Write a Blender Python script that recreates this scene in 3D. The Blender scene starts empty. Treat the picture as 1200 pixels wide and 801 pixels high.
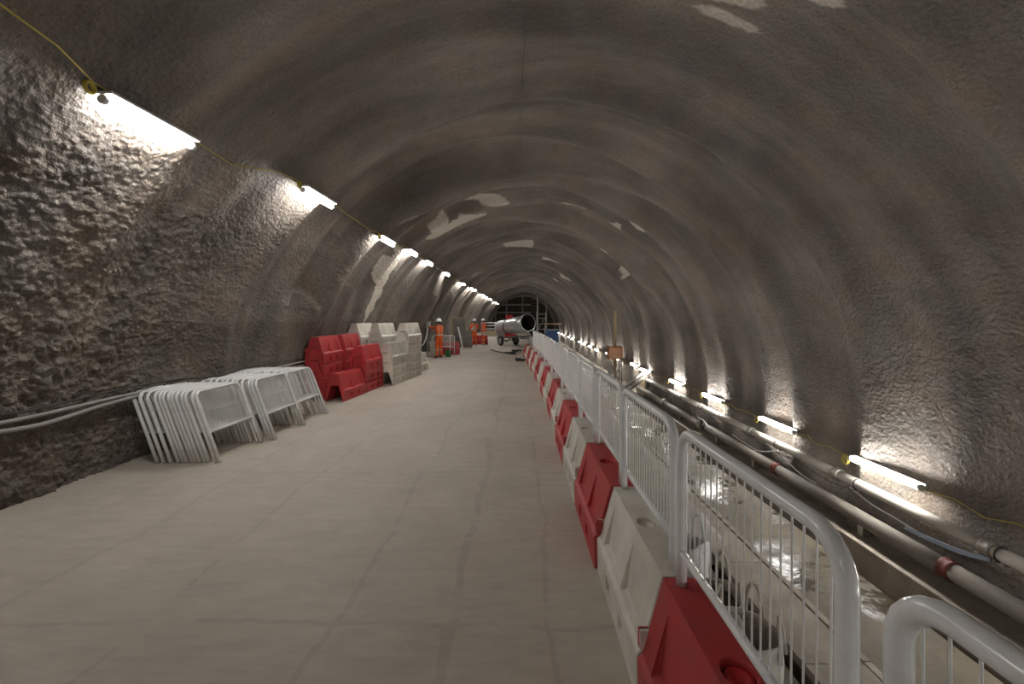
import bpy, bmesh, math, random
import numpy as np
from mathutils import Vector, Matrix, Euler

S = bpy.context.scene
COL = S.collection
PI = math.pi
random.seed(7)

# ------------------------------------------------------------------ camera, world, exposure
EYE = 1.89
cam_d = bpy.data.cameras.new('camera')
cam = bpy.data.objects.new('camera', cam_d)
COL.objects.link(cam)
cam.location = (0, 0, EYE)
cam.rotation_euler = (PI / 2, 0, 0)
cam_d.sensor_width = 36.0
cam_d.sensor_fit = 'HORIZONTAL'
cam_d.lens = 15.0
cam_d.shift_x = -8 / 1200
cam_d.shift_y = -29.5 / 1200
cam_d.clip_start = 0.02
cam_d.clip_end = 300
S.camera = cam

world = bpy.data.worlds.new('world')
S.world = world
world.use_nodes = True
world.node_tree.nodes['Background'].inputs[0].default_value = (0.9, 0.92, 1.0, 1)
world.node_tree.nodes['Background'].inputs[1].default_value = 0.05

S.view_settings.view_transform = 'Standard'
S.view_settings.look = 'None'
S.view_settings.gamma = 1.0
S.view_settings.use_curve_mapping = False
S.view_settings.exposure = 2.05
LAMP_LEFT = 30.0
LAMP_RIGHT = 19.0

# tunnel: circle of radius R round the axis (CX, CZ), deck at z = 0
R, CX, CZ = 5.25, 0.25, 0.10
TRENCH = -1.60


# ------------------------------------------------------------------ materials
def nd(nt, typ, **kw):
    n = nt.nodes.new(typ)
    for k, v in kw.items():
        setattr(n, k, v)
    return n


def mat(name, base, rough=0.6, dark=None, scale=6.0, detail=5.0, amount=1.0, bump=0.0, bscale=60.0,
        metallic=0.0, vary=0.0, rough2=None, spec=0.5, lo=0.35, hi=0.7, aniso=None, bdist=0.01):
    m = bpy.data.materials.new(name)
    m.use_nodes = True
    nt = m.node_tree
    b = nt.nodes['Principled BSDF']
    b.inputs['Roughness'].default_value = rough
    b.inputs['Metallic'].default_value = metallic
    b.inputs['Specular IOR Level'].default_value = spec
    tc = nd(nt, 'ShaderNodeTexCoord')
    mp = nd(nt, 'ShaderNodeMapping')
    if aniso:
        mp.inputs['Scale'].default_value = aniso
    nt.links.new(tc.outputs['Object'], mp.inputs[0])
    col = None
    if dark is not None:
        no = nd(nt, 'ShaderNodeTexNoise')
        no.inputs['Scale'].default_value = scale
        no.inputs['Detail'].default_value = detail
        no.inputs['Roughness'].default_value = 0.62
        nt.links.new(mp.outputs[0], no.inputs['Vector'])
        rp = nd(nt, 'ShaderNodeValToRGB')
        rp.color_ramp.elements[0].position = lo
        rp.color_ramp.elements[1].position = hi
        rp.color_ramp.elements[0].color = (*dark, 1)
        rp.color_ramp.elements[1].color = (*base, 1)
        nt.links.new(no.outputs['Fac'], rp.inputs[0])
        col = rp.outputs[0]
        if rough2 is not None:
            mr = nd(nt, 'ShaderNodeMapRange')
            mr.inputs['From Min'].default_value = lo
            mr.inputs['From Max'].default_value = hi
            mr.inputs['To Min'].default_value = rough2
            mr.inputs['To Max'].default_value = rough
            nt.links.new(no.outputs['Fac'], mr.inputs['Value'])
            nt.links.new(mr.outputs[0], b.inputs['Roughness'])
    if vary > 0:
        oi = nd(nt, 'ShaderNodeObjectInfo')
        mr = nd(nt, 'ShaderNodeMapRange')
        mr.inputs['To Min'].default_value = 1 - vary
        mr.inputs['To Max'].default_value = 1 + vary
        nt.links.new(oi.outputs['Random'], mr.inputs['Value'])
        hs = nd(nt, 'ShaderNodeHueSaturation')
        nt.links.new(mr.outputs[0], hs.inputs['Value'])
        if col is None:
            hs.inputs['Color'].default_value = (*base, 1)
        else:
            nt.links.new(col, hs.inputs['Color'])
        col = hs.outputs[0]
    if col is None:
        b.inputs['Base Color'].default_value = (*base, 1)
    else:
        nt.links.new(col, b.inputs['Base Color'])
    if bump > 0:
        bn = nd(nt, 'ShaderNodeTexNoise')
        bn.inputs['Scale'].default_value = bscale
        bn.inputs['Detail'].default_value = 3
        nt.links.new(tc.outputs['Object'], bn.inputs['Vector'])
        bp = nd(nt, 'ShaderNodeBump')
        bp.inputs['Strength'].default_value = bump
        bp.inputs['Distance'].default_value = bdist
        nt.links.new(bn.outputs['Fac'], bp.inputs['Height'])
        nt.links.new(bp.outputs[0], b.inputs['Normal'])
    return m


def emit(name, col, strength):
    m = bpy.data.materials.new(name)
    m.use_nodes = True
    b = m.node_tree.nodes['Principled BSDF']
    b.inputs['Base Color'].default_value = (0.9, 0.9, 0.9, 1)
    b.inputs['Emission Color'].default_value = (*col, 1)
    b.inputs['Emission Strength'].default_value = strength
    return m


def shotcrete():
    """sprayed concrete: brown grey with large damp mottling, painted bands of ring light and shade, pale re-sprayed patches and a lumpy relief"""
    m = bpy.data.materials.new('shotcrete')
    m.use_nodes = True
    nt = m.node_tree
    b = nt.nodes['Principled BSDF']
    b.inputs['Roughness'].default_value = 0.72
    b.inputs['Specular IOR Level'].default_value = 0.35
    tc = nd(nt, 'ShaderNodeTexCoord')

    def noise(scale, detail, vec=None, rough=0.6):
        n = nd(nt, 'ShaderNodeTexNoise')
        n.inputs['Scale'].default_value = scale
        n.inputs['Detail'].default_value = detail
        n.inputs['Roughness'].default_value = rough
        nt.links.new(vec if vec else tc.outputs['Object'], n.inputs['Vector'])
        return n.outputs['Fac']

    def ramp(fac, p0, c0, p1, c1):
        r = nd(nt, 'ShaderNodeValToRGB')
        r.color_ramp.elements[0].position = p0
        r.color_ramp.elements[1].position = p1
        r.color_ramp.elements[0].color = (*c0, 1)
        r.color_ramp.elements[1].color = (*c1, 1)
        nt.links.new(fac, r.inputs[0])
        return r.outputs[0]

    big = ramp(noise(0.55, 4), 0.33, (0.136, 0.120, 0.104), 0.68, (0.238, 0.214, 0.187))
    warm = ramp(noise(1.7, 5), 0.42, (1.0, 1.0, 1.0), 0.72, (1.06, 0.95, 0.86))
    fine = ramp(noise(38, 3), 0.3, (0.80, 0.80, 0.80), 0.7, (1.15, 1.15, 1.15))
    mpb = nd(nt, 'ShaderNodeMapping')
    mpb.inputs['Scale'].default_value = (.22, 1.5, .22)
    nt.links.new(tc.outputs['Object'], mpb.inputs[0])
    band = ramp(noise(1.0, 5, mpb.outputs[0], .55), .38, (.74, .74, .75), .64, (1.22, 1.20, 1.16))  # bands painted round the tunnel to deepen the rings' light and shade
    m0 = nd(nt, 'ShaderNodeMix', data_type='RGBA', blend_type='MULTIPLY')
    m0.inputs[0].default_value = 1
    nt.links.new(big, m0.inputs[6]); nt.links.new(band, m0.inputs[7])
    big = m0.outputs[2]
    m1 = nd(nt, 'ShaderNodeMix', data_type='RGBA', blend_type='MULTIPLY')
    m1.inputs[0].default_value = 1
    nt.links.new(big, m1.inputs[6]); nt.links.new(warm, m1.inputs[7])
    m2 = nd(nt, 'ShaderNodeMix', data_type='RGBA', blend_type='MULTIPLY')
    m2.inputs[0].default_value = 1
    nt.links.new(m1.outputs[2], m2.inputs[6]); nt.links.new(fine, m2.inputs[7])
    at = nd(nt, 'ShaderNodeAttribute')
    at.attribute_name = 'patch'
    pc = ramp(noise(30, 4), 0.3, (0.44, 0.395, 0.33), 0.7, (0.64, 0.585, 0.50))
    m3 = nd(nt, 'ShaderNodeMix', data_type='RGBA')
    nt.links.new(at.outputs['Fac'], m3.inputs[0])
    nt.links.new(m2.outputs[2], m3.inputs[6]); nt.links.new(pc, m3.inputs[7])
    nt.links.new(m3.outputs[2], b.inputs['Base Color'])
    vo = nd(nt, 'ShaderNodeTexVoronoi')
    vo.inputs['Scale'].default_value = 19
    vo.feature = 'SMOOTH_F1'
    nt.links.new(tc.outputs['Object'], vo.inputs['Vector'])
    ad = nd(nt, 'ShaderNodeMath', operation='MULTIPLY_ADD')
    nt.links.new(vo.outputs['Distance'], ad.inputs[0])
    ad.inputs[1].default_value = -0.7
    nt.links.new(noise(26, 4, rough=0.55), ad.inputs[2])
    bp = nd(nt, 'ShaderNodeBump')
    bp.inputs['Strength'].default_value = 0.9
    bp.inputs['Distance'].default_value = 0.032
    nt.links.new(ad.outputs[0], bp.inputs['Height'])
    nt.links.new(bp.outputs[0], b.inputs['Normal'])
    return m


def deck_concrete():
    """trowelled pale concrete with long pour seams, cross joints and faint dirt"""
    m = bpy.data.materials.new('deck_concrete')
    m.use_nodes = True
    nt = m.node_tree
    b = nt.nodes['Principled BSDF']
    b.inputs['Roughness'].default_value = 0.72
    tc = nd(nt, 'ShaderNodeTexCoord')
    sx = nd(nt, 'ShaderNodeSeparateXYZ')
    nt.links.new(tc.outputs['Object'], sx.inputs[0])

    def noise(scale, detail, sc=None, rough=0.6):
        n = nd(nt, 'ShaderNodeTexNoise')
        n.inputs['Scale'].default_value = scale
        n.inputs['Detail'].default_value = detail
        n.inputs['Roughness'].default_value = rough
        if sc:
            mp = nd(nt, 'ShaderNodeMapping')
            mp.inputs['Scale'].default_value = sc
            nt.links.new(tc.outputs['Object'], mp.inputs[0])
            nt.links.new(mp.outputs[0], n.inputs['Vector'])
        else:
            nt.links.new(tc.outputs['Object'], n.inputs['Vector'])
        return n.outputs['Fac']

    def mth(op, a, c=None, d=None):
        n = nd(nt, 'ShaderNodeMath', operation=op)
        for i, v in enumerate((a, c, d)):
            if v is None:
                continue
            if isinstance(v, (int, float)):
                n.inputs[i].default_value = v
            else:
                nt.links.new(v, n.inputs[i])
        return n.outputs[0]

    def ramp(fac, p0, c0, p1, c1):
        r = nd(nt, 'ShaderNodeValToRGB')
        r.color_ramp.elements[0].position = p0
        r.color_ramp.elements[1].position = p1
        r.color_ramp.elements[0].color = (*c0, 1)
        r.color_ramp.elements[1].color = (*c1, 1)
        nt.links.new(fac, r.inputs[0])
        return r.outputs[0]

    base = ramp(noise(0.9, 6), 0.3, (0.455, 0.405, 0.34), 0.72, (0.575, 0.52, 0.445))
    fine = ramp(noise(3.0, 8, (1.0, 4.0, 1.0), 0.72), 0.32, (0.86, 0.85, 0.83), 0.7, (1.06, 1.06, 1.06))
    mx = nd(nt, 'ShaderNodeMix', data_type='RGBA', blend_type='MULTIPLY')
    mx.inputs[0].default_value = 1
    nt.links.new(base, mx.inputs[6]); nt.links.new(fine, mx.inputs[7])
    wob = mth('MULTIPLY_ADD', noise(0.55, 5), 0.5, -0.25)
    wx = mth('ADD', sx.outputs[0], wob)
    wy = mth('ADD', sx.outputs[1], mth('MULTIPLY', wob, 0.7))
    msk = mth('GREATER_THAN', noise(0.8, 3), 0.44)
    tot = None
    for x0, w in ((-3.35, .018), (-2.35, .022), (-1.15, .02), (-0.42, .035), (0.22, .02), (-4.1, .012)):
        l = mth('LESS_THAN', mth('ABSOLUTE', mth('SUBTRACT', wx, x0)), w)
        tot = l if tot is None else mth('MAXIMUM', tot, l)
    for y0, w in ((2.62, .018), (5.2, .02), (8.6, .02), (12.5, .03), (16.8, .04), (22.6, .5), (30.5, .12), (38.2, .2)):
        l = mth('LESS_THAN', mth('ABSOLUTE', mth('SUBTRACT', wy, y0)), w)
        tot = mth('MAXIMUM', tot, l)
    tot = mth('MULTIPLY', tot, mth('MULTIPLY_ADD', msk, 0.13, 0.03))
    m4 = nd(nt, 'ShaderNodeMix', data_type='RGBA')
    nt.links.new(tot, m4.inputs[0])
    nt.links.new(mx.outputs[2], m4.inputs[6])
    m4.inputs[7].default_value = (0.16, 0.135, 0.105, 1)
    nt.links.new(m4.outputs[2], b.inputs['Base Color'])
    bp = nd(nt, 'ShaderNodeBump')
    bp.inputs['Strength'].default_value = 0.25
    bp.inputs['Distance'].default_value = 0.01
    nt.links.new(noise(14, 6), bp.inputs['Height'])
    nt.links.new(bp.outputs[0], b.inputs['Normal'])
    return m


def wet_concrete():
    """trench floor: dull brown slurry with glossy standing water in the middle strip"""
    m = bpy.data.materials.new('wet_concrete')
    m.use_nodes = True
    nt = m.node_tree
    b = nt.nodes['Principled BSDF']
    tc = nd(nt, 'ShaderNodeTexCoord')
    n = nd(nt, 'ShaderNodeTexNoise')
    n.inputs['Scale'].default_value = 1.1
    n.inputs['Detail'].default_value = 7
    n.inputs['Roughness'].default_value = 0.65
    nt.links.new(tc.outputs['Object'], n.inputs['Vector'])
    c = nd(nt, 'ShaderNodeValToRGB')
    c.color_ramp.elements[0].position = 0.38
    c.color_ramp.elements[1].position = 0.62
    c.color_ramp.elements[0].color = (0.075, 0.060, 0.040, 1)
    c.color_ramp.elements[1].color = (0.20, 0.165, 0.115, 1)
    nt.links.new(n.outputs['Fac'], c.inputs[0])
    nt.links.new(c.outputs[0], b.inputs['Base Color'])
    mr = nd(nt, 'ShaderNodeMapRange')
    mr.inputs['From Min'].default_value = 0.41
    mr.inputs['From Max'].default_value = 0.54
    mr.inputs['To Min'].default_value = 0.14
    mr.inputs['To Max'].default_value = 0.72
    nt.links.new(n.outputs['Fac'], mr.inputs['Value'])
    nt.links.new(mr.outputs[0], b.inputs['Roughness'])
    n2 = nd(nt, 'ShaderNodeTexNoise')
    n2.inputs['Scale'].default_value = 9
    n2.inputs['Detail'].default_value = 5
    nt.links.new(tc.outputs['Object'], n2.inputs['Vector'])
    bp = nd(nt, 'ShaderNodeBump')
    bp.inputs['Strength'].default_value = 0.5
    bp.inputs['Distance'].default_value = 0.02
    nt.links.new(n2.outputs['Fac'], bp.inputs['Height'])
    nt.links.new(bp.outputs[0], b.inputs['Normal'])
    return m


def hi_vis():
    """orange work clothes with silver tape round waist, shins and over the shoulders"""
    m = bpy.data.materials.new('hi_vis_orange')
    m.use_nodes = True
    nt = m.node_tree
    b = nt.nodes['Principled BSDF']
    b.inputs['Roughness'].default_value = 0.8
    tc = nd(nt, 'ShaderNodeTexCoord')
    sx = nd(nt, 'ShaderNodeSeparateXYZ')
    nt.links.new(tc.outputs['Object'], sx.inputs[0])

    def mth(op, a, c):
        n = nd(nt, 'ShaderNodeMath', operation=op)
        for i, v in enumerate((a, c)):
            if isinstance(v, (int, float)):
                n.inputs[i].default_value = v
            else:
                nt.links.new(v, n.inputs[i])
        return n.outputs[0]

    def band(o, c, w):
        return mth('LESS_THAN', mth('ABSOLUTE', mth('SUBTRACT', o, c), 0), w)
    t = band(sx.outputs[2], 1.06, 0.03)
    t = mth('MAXIMUM', t, band(sx.outputs[2], 0.36, 0.022))
    ax = mth('ABSOLUTE', sx.outputs[0], 0)
    br = mth('MULTIPLY', band(ax, 0.10, 0.022), mth('GREATER_THAN', sx.outputs[2], 1.06))
    t = mth('MAXIMUM', t, br)
    mx = nd(nt, 'ShaderNodeMix', data_type='RGBA')
    nt.links.new(t, mx.inputs[0])
    mx.inputs[6].default_value = (0.85, 0.13, 0.02, 1)
    mx.inputs[7].default_value = (0.62, 0.52, 0.40, 1)
    nt.links.new(mx.outputs[2], b.inputs['Base Color'])
    return m


M = {
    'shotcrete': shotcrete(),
    'deck': deck_concrete(),
    'wet': wet_concrete(),
    'hivis': hi_vis(),
    'slab': mat('slab_concrete', (0.47, 0.42, 0.35), .75, (0.30, 0.26, 0.21), 3, bump=.2, bscale=40),
    'ledge': mat('ledge_concrete', (0.34, 0.295, 0.235), .8, (0.20, 0.17, 0.135), 2.2, bump=.3, bscale=25),
    'mortar': mat('mortar', (0.48, 0.43, 0.385), .6, (0.33, 0.29, 0.25), 2.5, bump=.4, bscale=14, bdist=.02),
    'red': mat('red_plastic', (0.56, 0.034, 0.040), .45, (0.44, 0.055, 0.055), 3.5, bump=.12, bscale=120, vary=.12, bdist=.004),
    'white_pl': mat('white_plastic', (0.80, 0.77, 0.70), .42, (0.58, 0.54, 0.46), 2.6, bump=.12, bscale=120, vary=.10, bdist=.004),
    'cap_red': mat('red_cap_plastic', (0.42, 0.01, 0.014), .3),
    'cap_white': mat('white_cap_plastic', (0.70, 0.62, 0.54), .4),
    'steel_white': mat('white_powder_coat', (0.88, 0.88, 0.87), .18, (0.78, 0.77, 0.75), 9, lo=.3, hi=.55),
    'wire_white': mat('white_wire', (0.84, 0.83, 0.80), .45),
    'pipe': mat('pipe_grey', (0.42, 0.39, 0.345), .65, (0.38, 0.35, 0.30), 4, aniso=(1, .4, 1)),
    'pipe2': mat('pipe_dusty', (0.20, 0.175, 0.148), .8, (0.13, 0.115, 0.095), 3, aniso=(1, .4, 1)),
    'clamp': mat('clamp_steel', (0.40, 0.38, 0.34), .4, metallic=.6),
    'red_oxide': mat('red_oxide', (0.14, 0.028, 0.02), .6),
    'black': mat('black_rubber', (0.022, 0.021, 0.02), .6),
    'cable_grey': mat('cable_grey', (0.34, 0.33, 0.31), .5),
    'cable_dark': mat('cable_dark', (0.06, 0.055, 0.05), .6),
    'cable_white': mat('cable_white', (0.66, 0.65, 0.62), .4),
    'cable_blue': mat('cable_blue_grey', (0.30, 0.36, 0.44), .35),
    'yellow': mat('yellow_cable', (0.50, 0.40, 0.06), .5),
    'tape': mat('yellow_tape', (0.55, 0.36, 0.08), .5),
    'galv': mat('galvanised', (0.72, 0.73, 0.74), .32, (0.58, 0.59, 0.61), 3, metallic=.6),
    'duct_in': mat('duct_inside', (0.05, 0.048, 0.045), .7),
    'machine_red': mat('machine_red', (0.55, 0.03, 0.03), .4),
    'frame_dark': mat('frame_dark', (0.07, 0.065, 0.06), .55),
    'frame_grey': mat('frame_grey', (0.35, 0.35, 0.34), .5),
    'timber': mat('dark_timber', (0.20, 0.14, 0.085), .8, (0.06, 0.045, 0.03), 5, aniso=(.3, 1, 1)),
    'timber_pale': mat('pale_timber', (0.45, 0.34, 0.20), .75, (0.34, 0.25, 0.14), 5, aniso=(1, 1, .2)),
    'ply': mat('plywood', (0.46, 0.37, 0.24), .75, (0.38, 0.30, 0.19), 4),
    'board': mat('grey_board', (0.25, 0.23, 0.20), .7, (0.18, 0.165, 0.14), 3),
    'rust': mat('rusty_orange', (0.28, 0.105, 0.025), .6, (0.14, 0.06, 0.025), 5),
    'blue': mat('blue_paint', (0.05, 0.13, 0.32), .5, (0.03, 0.08, 0.22), 3),
    'green': mat('green_plastic', (0.03, 0.22, 0.05), .45),
    'bag': mat('bag_fabric', (0.62, 0.59, 0.53), .7, (0.48, 0.44, 0.38), 6, bump=.5, bscale=10, bdist=.03),
    'film': mat('plastic_film', (0.90, 0.90, 0.90), .2, (0.72, 0.72, 0.72), 9, bump=.6, bscale=16, bdist=.03),
    'bag_in': mat('bag_contents', (0.15, 0.125, 0.09), .9, (0.07, 0.06, 0.045), 12, bump=.6, bscale=30),
    'lamp_body': mat('lamp_body', (0.62, 0.62, 0.60), .5),
    'lamp_left': emit('lamp_tube_left', (1.0, 0.985, 0.96), LAMP_LEFT),
    'lamp_right': emit('lamp_tube_right', (1.0, 0.985, 0.96), LAMP_RIGHT),
    'helmet': mat('helmet_white', (0.80, 0.80, 0.80), .3),
    'skin': mat('skin', (0.42, 0.24, 0.16), .6),
    'boot': mat('boot', (0.20, 0.05, 0.02), .6),
    'boot_pale': mat('pale_boot', (0.55, 0.52, 0.47), .6),
    'glove': mat('glove', (0.50, 0.47, 0.42), .7),
    'hair': mat('hair', (0.03, 0.022, 0.016), .8),
    'box_grey': mat('box_grey', (0.58, 0.58, 0.55), .5, (0.32, 0.32, 0.30), 8),
    'back': mat('bulkhead', (0.09, 0.072, 0.05), .9, (0.03, 0.025, 0.02), 1.2),
}


# ------------------------------------------------------------------ mesh helpers
class MB:
    """collects boxes, prisms, lathes and tubes; build() links them as ONE mesh object"""

    def __init__(s):
        s.v, s.f, s.sm = [], [], []

    def add(s, vs, fs, smooth=False):
        o = len(s.v)
        s.v += [tuple(p) for p in vs]
        s.f += [tuple(i + o for i in f) for f in fs]
        s.sm += [smooth] * len(fs)
        return s

    def box(s, x0, x1, y0, y1, z0, z1, mtx=None):
        vs = [Vector(p) for p in ((x0, y0, z0), (x1, y0, z0), (x1, y1, z0), (x0, y1, z0),
                                  (x0, y0, z1), (x1, y0, z1), (x1, y1, z1), (x0, y1, z1))]
        if mtx is not None:
            vs = [mtx @ p for p in vs]
        return s.add(vs, [(3, 2, 1, 0), (4, 5, 6, 7), (0, 1, 5, 4), (1, 2, 6, 5), (2, 3, 7, 6), (3, 0, 4, 7)])

    def tube(s, pts, r, n=8, closed=False, cap=True):
        pts = [Vector(p) for p in pts]
        k = len(pts)
        rr = r if isinstance(r, (list, tuple)) else [r] * k
        tan = []
        for i in range(k):
            a = pts[(i - 1) % k] if (closed or i > 0) else pts[i]
            b = pts[(i + 1) % k] if (closed or i < k - 1) else pts[i]
            t = b - a
            tan.append(t.normalized() if t.length > 1e-9 else Vector((0, 0, 1)))
        up = Vector((0, 0, 1)) if abs(tan[0].z) < .9 else Vector((1, 0, 0))
        nv = tan[0].cross(up).normalized()
        vs = []
        for i in range(k):
            if i:
                q = tan[i - 1].rotation_difference(tan[i])
                nv = (q @ nv).normalized()
            bv = tan[i].cross(nv).normalized()
            for j in range(n):
                a = 2 * PI * j / n
                vs.append(pts[i] + (nv * math.cos(a) + bv * math.sin(a)) * rr[i])
        fs = []
        for i in range(k if closed else k - 1):
            i2 = (i + 1) % k
            for j in range(n):
                j2 = (j + 1) % n
                fs.append((i * n + j, i * n + j2, i2 * n + j2, i2 * n + j))
        s.add(vs, fs, True)
        if cap and not closed:
            o = len(s.v) - k * n
            s.f += [tuple(o + j for j in reversed(range(n))), tuple(o + (k - 1) * n + j for j in range(n))]
            s.sm += [False, False]
        return s

    def lathe(s, prof, n=24, org=(0, 0, 0), mtx=None, smooth=True, sx=1.0, sy=1.0):
        vs = []
        for r, z in prof:
            for j in range(n):
                a = 2 * PI * j / n
                p = Vector((r * math.cos(a) * sx, r * math.sin(a) * sy, z))
                if mtx is not None:
                    p = mtx @ p
                vs.append(p + Vector(org))
        fs = []
        for i in range(len(prof) - 1):
            for j in range(n):
                j2 = (j + 1) % n
                fs.append((i * n + j, i * n + j2, (i + 1) * n + j2, (i + 1) * n + j))
        s.add(vs, fs, smooth)
        return s

    def disc(s, r, z, n=24, org=(0, 0, 0), mtx=None, flip=False):
        vs = []
        for j in range(n):
            a = 2 * PI * j / n
            p = Vector((r * math.cos(a), r * math.sin(a), z))
            if mtx is not None:
                p = mtx @ p
            vs.append(p + Vector(org))
        return s.add(vs, [tuple(reversed(range(n))) if flip else tuple(range(n))])

    def mesh(s, name, m):
        me = bpy.data.meshes.new(name)
        me.from_pydata(s.v, [], s.f)
        me.polygons.foreach_set('use_smooth', s.sm)
        if isinstance(m, str):
            m = M[m]
        me.materials.append(m)
        me.update()
        return me

    def build(s, name, m, parent=None, bevel=0.0, seg=2):
        o = bpy.data.objects.new(name, s.mesh(name, m))
        COL.objects.link(o)
        if parent:
            o.parent = parent
        if bevel:
            b = o.modifiers.new('edge', 'BEVEL')
            b.width = bevel
            b.segments = seg
            b.limit_method = 'ANGLE'
            b.angle_limit = math.radians(35)
        return o


def tag(o, label=None, cat=None, group=None, kind=None):
    if label:
        o['label'] = label
    if cat:
        o['category'] = cat
    if group:
        o['group'] = group
    if kind:
        o['kind'] = kind
    return o


def thing(name, label, cat, loc=(0, 0, 0), rz=0.0, group=None):
    o = bpy.data.objects.new(name, None)
    o.empty_display_size = 0.1
    COL.objects.link(o)
    o.location = loc
    o.rotation_euler = (0, 0, rz)
    return tag(o, label, cat, group)


def copy_tree(o, parent=None):
    c = o.copy()
    COL.objects.link(c)
    c.parent = parent
    for ch in list(o.children):
        copy_tree(ch, c)
    return c


ORD = ['nearest', 'second', 'third', 'fourth', 'fifth', 'sixth', 'seventh', 'eighth', 'ninth', 'tenth', 'eleventh',
       'twelfth', 'thirteenth', 'fourteenth', 'fifteenth', 'sixteenth', 'seventeenth', 'eighteenth', 'nineteenth', 'twentieth']


def wall_x(z, side, inset=0.0):
    return CX + side * math.sqrt((R - inset) ** 2 - (z - CZ) ** 2)


# ------------------------------------------------------------------ numpy noise
_rng = np.random.default_rng(11)
_T = _rng.random((64, 64, 64)).astype(np.float32)


def vnoise(x, y, z):
    xi, yi, zi = np.floor(x).astype(np.int64), np.floor(y).astype(np.int64), np.floor(z).astype(np.int64)
    fx, fy, fz = x - xi, y - yi, z - zi
    fx, fy, fz = (t * t * (3 - 2 * t) for t in (fx, fy, fz))

    def g(a, b, c):
        return _T[(xi + a) & 63, (yi + b) & 63, (zi + c) & 63]
    a = (g(0, 0, 0) * (1 - fx) + g(1, 0, 0) * fx) * (1 - fy) + (g(0, 1, 0) * (1 - fx) + g(1, 1, 0) * fx) * fy
    b = (g(0, 0, 1) * (1 - fx) + g(1, 0, 1) * fx) * (1 - fy) + (g(0, 1, 1) * (1 - fx) + g(1, 1, 1) * fx) * fy
    return a * (1 - fz) + b * fz - 0.5


def sstep(a, b, x):
    t = np.clip((x - a) / (b - a), 0, 1)
    return t * t * (3 - 2 * t)


_rr = random.Random(5)
RINGS = []
_y = -13.0
while _y < 66:
    _ring = (_y, _rr.uniform(.09, .24), _rr.uniform(.22, .40), _rr.uniform(0, 40))
    if not 1.2 < _y < 3.6:
        RINGS.append(_ring)
    _y += _rr.uniform(1.2, 1.75)


LEFT_Y = [4.03, 6.68, 9.75, 12.75, 15.0, 18.6, 23.9, 28.1, 31.0, 35.4, 37.5, 40.3, 43.5, 46.0, 53, 59]
RIGHT_Y = [3.2, 6.06, 8.71, 11.56, 14.2, 17.3, 19.4, 22.4, 25.3, 28.3, 31.2, 34.2, 37.2, 42, 46, 50, 54, 58]


def relief(Y, th):
    """inward displacement of the sprayed lining at depth Y, angle th"""
    a = th * R
    d = np.zeros_like(Y)
    wob = 0.7 * vnoise(a * .33 + 9, Y * .22, a * 0 + 3.3) + 0.22 * vnoise(a * .9, Y * .5, a * 0 + 7.1)
    yy = Y + wob
    crown = sstep(.35, .75, th) * (1 - sstep(2.0, 2.4, th)) * sstep(5.5, 9, Y)
    for yc, amp, w, ph in RINGS:
        m = np.abs(yy - yc) < 3.2 * w
        if not m.any():
            continue
        t = (yy[m] - yc) / w
        prof = np.exp(-np.where(t > 0, (t / .75) ** 2, (t / 1.25) ** 2))
        k = np.clip(.75 + 1.3 * vnoise(a[m] * .30 + ph, a[m] * 0 + ph, a[m] * 0), 0.1, 1.6)
        d[m] += amp * prof * k * (1 + .7 * crown[m])
    d += 0.16 * vnoise(a * .45, Y * .5, a * 0 + 1.5)
    d += 0.07 * vnoise(a * 1.1, Y * 1.6, a * 0 + 2.5)
    d += 0.022 * vnoise(a * 4.1, Y * 4.3, a * 0 + 4.5)
    rough = 0.35 + 0.65 * sstep(-.15, .2, vnoise(a * .5 + 20, Y * .45, a * 0 + 8.5))
    # the lower left wall beside the camera is the coarsest spray
    rough = rough * (1 + 1.5 * sstep(2.45, 2.75, th) * (1 - sstep(5.0, 6.4, Y)))
    d += 0.024 * rough * vnoise(a * 7, Y * 7, a * 0 + 9.5)
    d += 0.040 * rough * (np.abs(vnoise(a * 15, Y * 15, a * 0 + 5.5)) - .12)
    d += 0.036 * rough * (np.abs(vnoise(a * 27 + 4, Y * 27, a * 0 + 6.5)) - .12)
    d -= 0.12
    # thicker spray round Y = 20 on the left, then the deep unlit niche
    low = sstep(2.25, 2.6, th)
    d += 0.42 * low * sstep(16.4, 18.2, Y) * (1 - sstep(20.2, 20.45, Y))
    d -= 1.5 * low * sstep(20.45, 20.9, Y) * (1 - sstep(22.6, 23.2, Y))
    d += 0.25 * low * sstep(23.2, 23.9, Y) * (1 - sstep(25.2, 25.9, Y))
    d -= 0.6 * low * sstep(32.6, 33.0, Y) * (1 - sstep(34.2, 34.6, Y))
    # an extra round-headed coat on the left wall, between the first two lit lamps and the red stack
    q = ((Y - 8.75) / 0.75) ** 2 + (np.maximum(2.84 - th, 0) / .16) ** 2
    d += 0.07 * (1 - sstep(.75, 1.1, q)) * sstep(2.6, 2.65, th)
    # the lamps are pinned to the proud rings
    for ys_, sgn in ((LEFT_Y, 1), (RIGHT_Y, -1)):
        side = sstep(1.35, 1.9, th) if sgn > 0 else 1 - sstep(1.0, 1.5, th)
        for yl in ys_:
            m = np.abs(Y - yl) < 1.2
            if m.any():
                q = np.abs(Y[m] - yl + .35 * wob[m])
                d[m] += (.12 if yl < 9 else .21) * side[m] * (1 - sstep(.50, 1.0 if yl < 9 else .82, q))
    d *= 1 - .75 * sstep(2.70, 2.95, th) * sstep(8.2, 9.0, Y) * (1 - sstep(14.2, 15.2, Y))
    # keep the ring relief off the deck and ledge lines
    d *= 0.55 + 0.45 * sstep(-.25, .0, th)
    return d


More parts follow.
